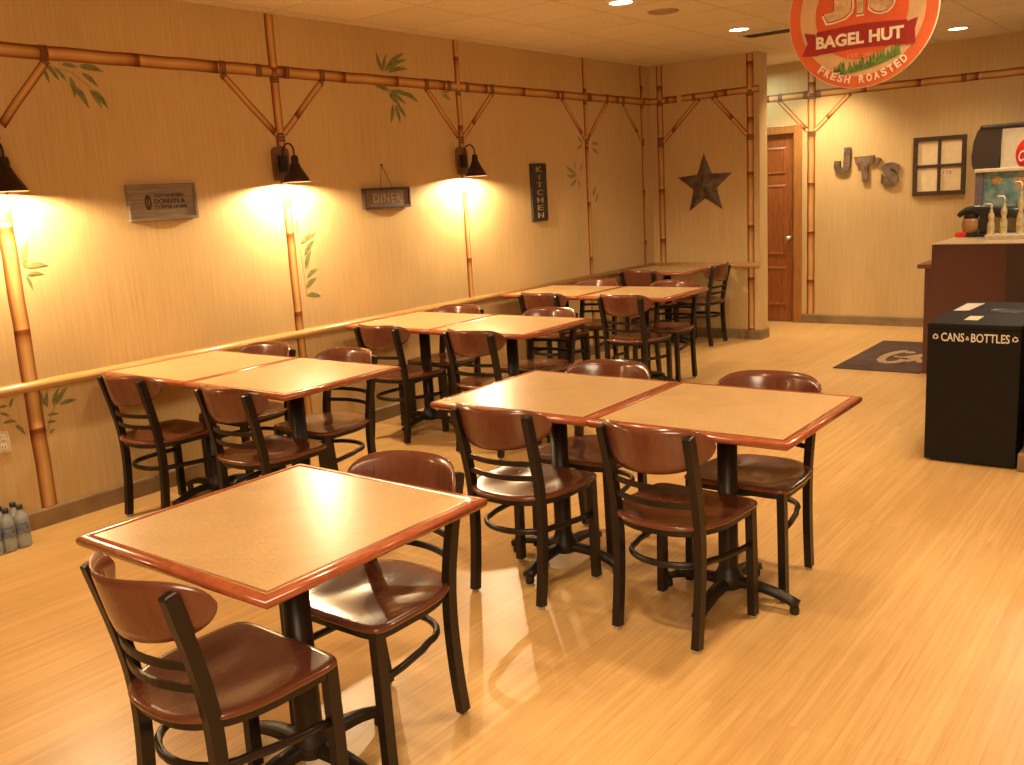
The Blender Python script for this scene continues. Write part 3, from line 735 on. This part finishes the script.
# star
t = thing('metal_star', 'large dark weathered five pointed metal star on the end wall', 'star', (.607, 0, 1.566))
vs = [(0, -.040, 0)]
for i in range(10):
    a = math.pi / 2 + i * math.pi / 5 + R(1.5); r = .313 if i % 2 == 0 else .133
    vs.append((r * math.cos(a), -.006, r * math.sin(a)))
for i in range(10):
    a = math.pi / 2 + i * math.pi / 5 + R(1.5); r = .313 if i % 2 == 0 else .133
    vs.append((r * math.cos(a), -.001, r * math.sin(a)))
MB().add(vs, [[0, 1 + i, 1 + (i + 1) % 10] for i in range(10)] + [[1 + i, 11 + i, 11 + (i + 1) % 10, 1 + (i + 1) % 10] for i in range(10)]).build('star_body', M['star'], t)
mb = MB(); mb2 = MB()
for i in range(5):
    a = math.pi / 2 + i * 2 * math.pi / 5 + R(1.5)
    mb.tube([(0, -.041, 0), (.30 * math.cos(a), -.010, .30 * math.sin(a))], .003, 6)
    for f in (.35, .6, .85):
        for s_ in (-1, 1):
            a2 = a + s_ * .18 * (1 - f) * 1.5; r = .30 * f
            mb2.lathe([(.001, .005), (.004, .004), (.006, 0)], seg=8, mat=on_front(r * math.cos(a2), -.040 + .034 * f - .001, r * math.sin(a2)))
mb.build('ridge', M['tin'], t); mb2.build('rivets', M['tin'], t)

# JT'S letters
def letter(name, label, body, x, z, w, h, rot=0, poly=None, depth=.03):
    mb = MB()
    if poly: mb.prism([(p[0] * w, p[1] * h) for p in poly], depth, mat=on_front(x, YB - .002, z, rot))
    else:
        vs, fs = text_geo(body, .3, depth, bold=.02, fitw=w, fith=h); mb.add(vs, fs, mat=on_front(x, YB - .002 - depth / 2, z, rot))
    o = mb.build(name, M['tin']); tag(o, label, 'letter', 'metal wall letters'); return o
Jp = [(.10, .5), (.5, .5), (.5, -.25)] + [(.5 * math.cos(a) * 1.0, -.25 + .25 * math.sin(a)) for a in [-math.pi * i / 8 for i in range(1, 8)]] + [(-.5, -.25), (-.5, -.02), (-.12, -.02), (-.12, -.25), (-.05, -.29), (.05, -.29), (.10, -.25)]
letter('wall_letter', 'galvanised metal letter J leftmost of the wall letters', 'J', 1.600, 1.735, .165, .26, R(-2), Jp)
Tp = [(-.5, .5), (.5, .5), (.46, .2), (.2, .16), (.17, -.5), (-.13, -.5), (-.16, .16), (-.42, .2)]
letter('wall_letter', 'galvanised metal letter T with tapering stem', 'T', 1.83, 1.635, .20, .255, R(2), Tp)
letter('wall_apostrophe', 'small metal apostrophe between the letters T and S', "'", 1.965, 1.70, .045, .075, R(-20), [(-.4, .5), (.5, .5), (.2, -.5), (-.3, -.5)])
letter('wall_letter', 'dark metal letter S rightmost of the wall letters', 'S', 2.09, 1.565, .175, .235, R(-4))

# decorative window frame on far wall
t = thing('window_frame_decor', 'brown four pane wooden window frame hung on the far wall', 'wall decor', (2.555, YB, 1.62))
w, h = .245, .285
mb = MB()
for a, b_ in (((-w, -.035, -h), (w, -.004, -h + .04)), ((-w, -.035, h - .04), (w, -.004, h)), ((-w, -.035, -h + .04), (-w + .04, -.004, h - .04)), ((w - .04, -.035, -h + .04), (w, -.004, h - .04)), ((-.014, -.030, -h + .04), (.014, -.006, h - .04)), ((-w + .04, -.029, -.014), (w - .04, -.007, .014))): mb.box(a, b_, .003)
mb.build('frame', M['signedge'], t)
for sx in (-1, 1):
    for sz in (-1, 1):
        x0, x1 = sorted((sx * .015, sx * (w - .041))); z0, z1 = sorted((sz * .015, sz * (h - .041)))
        MB().box((x0, -.012, z0), (x1, -.008, z1)).build('pane', M['pane'], t)
nt_ = MB().box((.03, -.0135, -.10), (.125, -.0125, -.04)).build('note', M['label'], t)
vs, fs = text_geo('128', .03, .001, fitw=.075, fith=.035); MB().add(vs, fs, mat=on_front(.078, -.0145, -.07)).build('lettering', M['red'], nt_)

# outlet
t = thing('wall_outlet', 'ivory electrical outlet plate low on the left wall at the picture edge', 'outlet', (0, -6.895, .50))
MB().box((.001, -.036, -.058), (.007, .036, .058), .003).build('plate', M['plate'], t)
mb = MB()
for z in (-.026, .026): mb.box((.007, -.016, z - .014), (.0085, .016, z + .014), .002)
rc = mb.build('receptacle', M['trim'], t)
mb = MB()
for z in (-.026, .026):
    for y in (-.007, .007): mb.box((.0085, y - .0012, z - .006), (.0089, y + .0012, z + .006))
mb.build('slots', M['black'], rc)

# ------------------------------------------------------------------ round hanging sign
SY = -5.2
t = thing('hanging_round_sign', 'round orange bagel shop sign with dark red banner hanging from the ceiling', 'sign', (3.755, SY, 2.19))
def disc(r, y0, y1, seg=64, cx=0, cz=0): return MB().lathe([(0.0001, y1), (r, y1), (r, y0), (0.0001, y0)], seg=seg, smooth=False, mat=on_front(cx, 0, cz))
disc(.275, -.008, .006).build('disc', M['orange'], t)
disc(.277, -.006, .004).build('rim', M['cream'], t)
disc(.232, .0061, .0068).build('inner_ring', M['peach'], t)
disc(.172, .0069, .0076).build('centre', M['redorange'], t)
def front(vs, fs, name, mat, x=0, z=0, y=-.009, rot=0): return MB().add(vs, fs, mat=on_front(x, y, z, rot)).build(name, mat, t)
# grass
mb = MB()
for i in range(46):
    f = i / 45; x = -.095 + .235 * f; zb = -.222 + .05 * f ** 2 + (.012 if f < .1 else 0); hh = .022 + .028 * random.random() + .02 * f
    mb.prism([(x - .008, zb), (x + .008, zb), (x + random.uniform(-.012, .014), zb + hh)], .0009 + .0002 * (i % 4), mat=on_front(0, -.0069, 0))
mb.build('grass', M['green'], t)
# banner (slightly waved) with darker folded ends
bp_ = []
for i in range(13):
    x = -.168 + .336 * i / 12; bp_.append((x, -.050 + .005 * math.cos(x * 14)))
bot = [(x, z - .086) for x, z in bp_][::-1]
MB().prism([(x, z) for x, z in bp_ + bot], .0016, mat=on_front(0, -.0078, 0)).build('banner', M['banner'], t)
mb = MB()
mb.prism([(-.172, -.060), (-.216, -.050), (-.203, -.09), (-.224, -.136), (-.160, -.142)], .0010, mat=on_front(0, -.0077, 0))
mb.build('banner_tail', M['banner'], t); mb = MB()
mb.prism([(.160, -.062), (.205, -.050), (.195, -.09), (.198, -.139), (.165, -.142)], .0010, mat=on_front(0, -.0077, 0))
mb.build('banner_tail', M['banner'], t)
vs, fs = text_geo('BAGEL HUT', .06, .0016, bold=.0022, fitw=.325, fith=.046); front(vs, fs, 'banner_lettering', M['cream'], -.006, -.094, -.0105)
vs, fs = text_geo('EST. 2001', .02, .001, fitw=.105, fith=.014); front(vs, fs, 'date_lettering', M['peach'], .004, -.158, -.0082)
def outlined(body, x, z, w, h, rot=0):
    vs, fs = text_geo(body, .15, .0012, bold=.010, fitw=w * 1.18, fith=h * 1.14); front(vs, fs, 'letter_outline', M['cream'], x, z, -.0085, rot)
    vs, fs = text_geo(body, .15, .0016, bold=.012, fitw=w * 1.06, fith=h * 1.05); front(vs, fs, 'letter_shadow', M['banner'], x, z, -.0092, rot)
    vs, fs = text_geo(body, .15, .0020, bold=.010, fitw=w, fith=h); front(vs, fs, 'letter', M['beige'], x, z, -.0099, rot)
outlined('J', -.090, .055, .105, .15, R(4)); outlined('T', -.003, .060, .075, .135, 0); outlined("'", .045, .115, .018, .035, 0); outlined('S', .080, .058, .085, .14, R(-6))
# arc text
s_ = 'FRESH ROASTED'; rad = .250; a0 = R(-127); a1 = R(-50)
for w0, w1 in ((0, 5), (6, 13)):
    mb = MB()
    for i in range(w0, w1):
        a = a0 + (a1 - a0) * i / (len(s_) - 1); vs, fs = text_geo(s_[i], .04, .0012, bold=.0012, fith=.029, fitw=.021)
        mb.add(vs, fs, mat=on_front(rad * math.cos(a) * .98, -.0070, rad * math.sin(a) * .98, a + math.pi / 2))
    mb.build('arc_lettering', M['cream'], t)
for x in (-.12, .12):
    mb = MB(); mb.tube([(x, 0, .245), (x, 0, H - 2.19)], .002, 6, up=(0, 1, 0)); mb.build('hanging_wire', M['metal'], t)

# ------------------------------------------------------------------ counter and recycling bin
CY = -1.2
t = thing('service_counter', 'tall dark cherry laminate service counter with tan top behind the bin', 'counter', (0, 0, 0))
MB().box((3.08, CY, 0), (3.605, -.15, 1.019)).build('front_panel', M['cabinet'], t)
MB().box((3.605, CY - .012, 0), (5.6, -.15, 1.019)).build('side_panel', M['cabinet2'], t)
MB().box((3.075, CY - .004, 1.019), (5.6, -.12, 1.025)).build('countertop', M['counter'], t)
t = thing('low_counter_ledge', 'lower brown ledge sticking out left of the tall counter', 'counter', (0, 0, 0))
MB().box((3.028, CY + .02, 0), (3.079, -.2, .835)).build('side_panel', M['cabinet'], t)
MB().box((2.974, CY, .835), (3.079, -.15, .868), .004).build('ledge_top', M['capwood'], t)
t = thing('wood_end_panel', 'varnished wood panel with base block right of the black bin', 'cabinet', (0, 0, 0))
MB().box((4.135, -3.60, 0), (5.6, -2.58, 1.05)).build('panel', M['postwood'], t)
MB().box((4.110, -3.625, 0), (5.6, -3.60, .10), .008).box((4.110, -3.60, 0), (4.135, -2.60, .10), .008).build('base_block', M['base'], t)

t = thing('recycling_bin', 'black square recycling bin lettered cans and bottles', 'bin', (0, 0, 0))
bx0, bx1, by0, by1, bz = 3.640, 4.098, -3.60, -2.66, .775
MB().box((bx0, by0, .012), (bx1, by1, bz - .03), .004).build('body', M['bin'], t)
lid = MB().box((bx0 - .003, by0 - .003, bz - .03), (bx1 + .003, by1 + .003, bz), .006).build('lid', M['bin'], t)
MB().lathe([(.075, .0), (.08, .004), (.092, .003), (.094, .0)], (3.93, -3.05, bz), 28).build('opening_rim', M['black'], lid)
MB().lathe([(.0, .001), (.075, .001)], (3.93, -3.05, bz), 28).build('opening', M['vent'], lid)
mb = MB(); vs, fs = text_geo('CANS', .05, .001, bold=.0006, fitw=.115, fith=.047); mb.add(vs, fs, mat=on_front(3.768, by0 - .001, .702))
vs, fs = text_geo('&', .03, .001, fitw=.018, fith=.022); mb.add(vs, fs, mat=on_front(3.842, by0 - .001, .699))
vs, fs = text_geo('BOTTLES', .05, .001, bold=.0006, fitw=.185, fith=.047); mb.add(vs, fs, mat=on_front(3.952, by0 - .001, .702))
mb.build('lettering', M['binprint'], t)
for cx in (3.682, 4.070):
    mb = MB()
    for i in range(3):
        a = i * 2 * math.pi / 3 + .4; pts = [(.014 * math.cos(a + q * .28), .014 * math.sin(a + q * .28)) for q in range(6)]; inn = [(.0085 * math.cos(a + q * .28), .0085 * math.sin(a + q * .28)) for q in range(6)]
        mb.prism(pts + inn[::-1], .001, mat=on_front(cx, by0 - .0005, .702)); e = a + 6 * .28
        mb.prism([(.018 * math.cos(a + 1.3), .018 * math.sin(a + 1.3)), (.005 * math.cos(a + 1.3), .005 * math.sin(a + 1.3)), (.0125 * math.cos(a + 1.85), .0125 * math.sin(a + 1.85))], .001, mat=on_front(cx, by0 - .0006, .702))
    mb.build('recycling_symbol', M['binprint'], t)
MB().box((3.79, -3.45, bz), (3.86, -3.29, bz + .001)).build('sticker', M['label'], t)
tag(MB().prism([(3.625 + .035, -3.10), (3.74, -3.07), (3.76, -2.74), (3.665, -2.76)], .0015, mat=Matrix.Translation((0, 0, bz + .0005))).build('paper_sheet', M['paper']), 'sheet of white paper lying on the black bin', 'paper')

# floor mat
t = thing('floor_mat', 'dark brown floor mat with tan printed logo left of the counter', 'mat', (0, 0, 0))
MB().box((2.325, -1.21, .0), (3.02, .24, .008), .003).build('mat_body', M['mat'], t)
# logo: crescent swoosh and a slender figure, drawn as on the mat (text top toward far wall)
def ml(poly): return [(p[0], p[1]) for p in poly]
mb = MB(); ML = Matrix.Translation((0, 0, .008))
cres = [(2.68, -.23), (2.62, -.25), (2.575, -.34), (2.545, -.45), (2.535, -.60), (2.55, -.75), (2.60, -.86), (2.66, -.90), (2.74, -.86), (2.79, -.76), (2.77, -.68), (2.72, -.66)]
inn = [(2.72, -.72), (2.70, -.78), (2.65, -.80), (2.62, -.74), (2.605, -.62), (2.615, -.50), (2.64, -.40), (2.68, -.32)]
mb.prism(cres + inn, .0012, mat=ML)
mb.prism([(2.63, -.53), (2.72, -.55), (2.80, -.42), (2.90, -.28), (2.91, -.34), (2.86, -.46), (2.865, -.60), (2.91, -.66), (2.95, -.76), (2.90, -.78), (2.85, -.70), (2.81, -.78), (2.77, -.74), (2.80, -.62), (2.74, -.60), (2.66, -.60)], .0014, mat=ML)
mb.lathe([(.0, .0015), (.045, .0015), (.047, 0)], (2.72, -.33, .008), 20)
mb.build('logo_print', M['matlogo'], t)

# ------------------------------------------------------------------ things on the counter, drinks machine
CT = 1.025
def q_on(x, y): return (x, y, CT)
t = thing('drink_dispenser', 'black spouted dispenser over a brown jar with red base at the counter end', 'dispenser', q_on(3.17, -.42))
MB().box((-.085, -.06, 0), (.0, .06, .04), .01).build('red_foot', M['red'], t)
MB().box((.0, -.06, 0), (.15, .06, .03), .01).build('tray', M['black'], t)
MB().lathe([(.05, .03), (.062, .06), (.068, .10), (.062, .135), (.055, .15)], (.02, 0, 0), 22, capb=True, capt=True).build('jar', M['amber'], t)
mb = MB().sweep([(-.075, 0, .17), (-.05, 0, .195), (-.01, 0, .21), (.05, 0, .215), (.15, 0, .205), (.30, 0, .19), (.5, 0, .185)], [(.028 * math.cos(2 * math.pi * i / 10), .026 * math.sin(2 * math.pi * i / 10)) for i in range(10)], up=(0, 1, 0), scale=[.7, .9, 1.25, 1.5, 1.7, 1.8, 1.8])
mb.build('spout_body', M['black'], t)
MB().lathe([(.05, .145), (.056, .15), (.05, .19)], (.02, 0, 0), 20).build('lid', M['black'], t)
MB().box((.09, -.035, .03), (.15, .035, .19), .01).build('stand', M['black'], t)
MB().box((.42, -.04, 0), (.5, .04, .17), .01).build('stand', M['black'], t)
tag(MB().box((3.37, -.80, CT), (4.1, -.55, CT + .035), .004).build('serving_tray', M['plate']), 'pale low tray under the cream pump bottles', 'tray')
def pump(x, y, hgt, lab):
    t = thing('pump_bottle', lab, 'bottle', (x, y, CT + .035), 0, 'cream pump bottles on the counter'); k = hgt / .3
    MB().lathe([(.0, 0), (.025, .0), (.027, .01), (.027, .09 * k), (.016, .13 * k), (.024, .16 * k), (.022, .185 * k), (.010, .21 * k), (.010, .235 * k)], seg=18).build('body', M['brass'], t)
    MB().tube([(0, 0, .23 * k), (0, 0, .275 * k), (-.012, 0, .285 * k), (-.055, 0, .282 * k)], .006, 8, up=(0, 1, 0)).build('pump_head', M['cream'], t)
pump(3.395, -.70, .25, 'shortest cream pump bottle nearest the spouted dispenser')
pump(3.485, -.70, .31, 'cream pump bottle in the middle of the three')
pump(3.60, -.69, .42, 'tallest cream pump bottle at the right picture edge')

t = thing('back_counter', 'back counter under the drinks machine by the far wall', 'counter', (0, 0, 0))
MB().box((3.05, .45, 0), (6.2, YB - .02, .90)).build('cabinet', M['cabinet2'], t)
MB().box((3.03, .42, .90), (6.22, YB - .005, .93), .004).build('countertop', M['counter'], t)
SYM = .52
t = thing('soda_machine', 'stainless soda fountain with red logo disc at right picture edge', 'drinks machine', (0, 0, 0))
x0 = 3.0
sidep = [(x0 + .06, 1.93), (x0 + .03, 1.90), (x0 + .0, 1.80), (x0 - .012, 1.68), (x0 - .005, 1.60), (x0 + .01, 1.565), (x0 + .215, 1.565), (x0 + .235, 1.93)]
MB().prism([(a, b_) for a, b_ in sidep], .50, mat=on_front(0, SYM + .48, 0)).build('side_bezel', M['dkplastic'], t)
MB().box((x0 + .225, SYM - .01, 1.565), (x0 + 1.0, SYM + .46, 1.91), .004).build('stainless_front', M['steel'], t)
MB().box((x0 + 1.0, SYM - .02, 1.565), (x0 + 1.22, SYM + .46, 1.93), .02).build('end_bezel', M['dkplastic'], t)
MB().box((x0 + .05, SYM - .03, 1.905), (x0 + 1.18, SYM + .48, 1.95), .018).build('top_cap', M['signblack'], t)
MB().box((x0 + .02, SYM - .03, 1.535), (x0 + 1.2, SYM + .46, 1.568), .006).build('light_strip', M['steel'], t)
MB().box((x0 + .02, SYM + .02, .93), (x0 + .085, SYM + .48, 1.535)).build('side_post', M['mauve'], t)
MB().box((x0 + 1.14, SYM + .02, .93), (x0 + 1.2, SYM + .48, 1.535)).build('side_post', M['mauve'], t)
pic = MB().box((x0 + .085, SYM + .06, 1.15), (x0 + 1.14, SYM + .46, 1.535)).build('picture_panel', M['teal'], t)
for (px, pz, r) in ((.19, 1.46, .04), (.40, 1.43, .06), (.54, 1.41, .055), (.74, 1.45, .07)):
    MB().lathe([(.0, .004), (r * .7, .003), (r, 0)], seg=18, mat=on_front(x0 + px, SYM + .06, pz)).build('fruit_print', M['fruit'], pic)
MB().box((x0 + .02, SYM - .08, .93), (x0 + 1.2, SYM + .06, 1.0), .01).build('drip_tray', M['black'], t)
dsc = MB().lathe([(.0, .014), (.155, .012), (.17, .004), (.17, 0)], seg=44, mat=on_front(x0 + .515, SYM - .01, 1.675)).build('logo_disc', M['red'], t)
vs, fs = text_geo('Coca-Cola', .08, .002, shear=.35, bold=.0008, fitw=.30, fith=.095); MB().add(vs, fs, mat=on_front(x0 + .52, SYM - .026, 1.67, R(4))).build('logo_lettering', M['white'], dsc)

# ------------------------------------------------------------------ water bottles on the floor at the left
def bottle():
    t = thing('water_bottle', 'x', 'bottle', (0, 0, 0))
    MB().lathe([(.0, 0), (.028, 0), (.033, .006), (.033, .05), (.031, .055), (.033, .06), (.033, .085), (.031, .09), (.033, .095), (.033, .14), (.026, .165), (.013, .19), (.013, .20)], seg=20).build('bottle_body', M['bottle'], t)
    MB().lathe([(.0335, .07), (.0338, .072), (.0338, .125), (.0335, .127)], seg=20).build('bottle_label', M['bluelabel'], t)
    MB().lathe([(.015, .193), (.0155, .195), (.0155, .212), (.014, .215), (.0, .215)], seg=16).build('cap', M['bluecap'], t)
    return t
b0 = bottle(); index_tree(b0)
k = 0
names = ['front right', 'front middle', 'front left', 'back right', 'back middle', 'back left']
for r_ in range(2):
    for c_ in range(3):
        b_ = b0 if k == 0 else copy_tree(b0)
        b_.location = (.205 - r_ * .07, -6.955 - c_ * .07, 0)
        b_['label'] = 'clear water bottle in the floor pack by the left wall, %s of six' % names[k]; b_['group'] = 'pack of water bottles on the floor'; k += 1

# ------------------------------------------------------------------ added fill lights for front room and kitchen side, corridor light
o = lamp_light(5.2, -9.9, 2.4, 140, 1.6, 'front room fill', (1, .76, .48), 'AREA'); o.rotation_euler = (R(35), 0, R(25))  # added unseen area fill that lifts the general room brightness
o = lamp_light(4.1, -1.0, 2.6, 42, .5, 'kitchen fill', (1, .85, .62), 'AREA')  # added out of view to brighten the drinks machine and far wall
o = lamp_light(.7, .75, 2.70, 10, .2, 'corridor fixture', (.80, 1, .85), 'AREA')

w = bpy.data.worlds.new('world'); scene.world = w; w.use_nodes = True
w.node_tree.nodes['Background'].inputs[0].default_value = (1, .8, .55, 1); w.node_tree.nodes['Background'].inputs[1].default_value = .1

# ------------------------------------------------------------------ camera
cam = bpy.data.cameras.new('camera'); co = bpy.data.objects.new('camera', cam); col.objects.link(co); scene.camera = co
F, CX, CYM, CZ, YA, PI_, RO = 942.98, 4.934, -9.011, 1.596, .657, .198, -.058
fw = Vector((-math.sin(YA) * math.cos(PI_), math.cos(YA) * math.cos(PI_), -math.sin(PI_))); r_ = Vector((math.cos(YA), math.sin(YA), 0)); u_ = r_.cross(fw)
r2 = r_ * math.cos(RO) + u_ * math.sin(RO); u2 = -r_ * math.sin(RO) + u_ * math.cos(RO)
mw = Matrix(((r2.x, u2.x, -fw.x, CX), (r2.y, u2.y, -fw.y, CYM), (r2.z, u2.z, -fw.z, CZ), (0, 0, 0, 1)))
co.matrix_world = mw; cam.sensor_fit = 'HORIZONTAL'; cam.sensor_width = 36; cam.lens = F / 1024 * 36; cam.clip_start = .05

scene.view_settings.view_transform = 'Standard'; scene.view_settings.look = 'None'; scene.view_settings.exposure = -.36
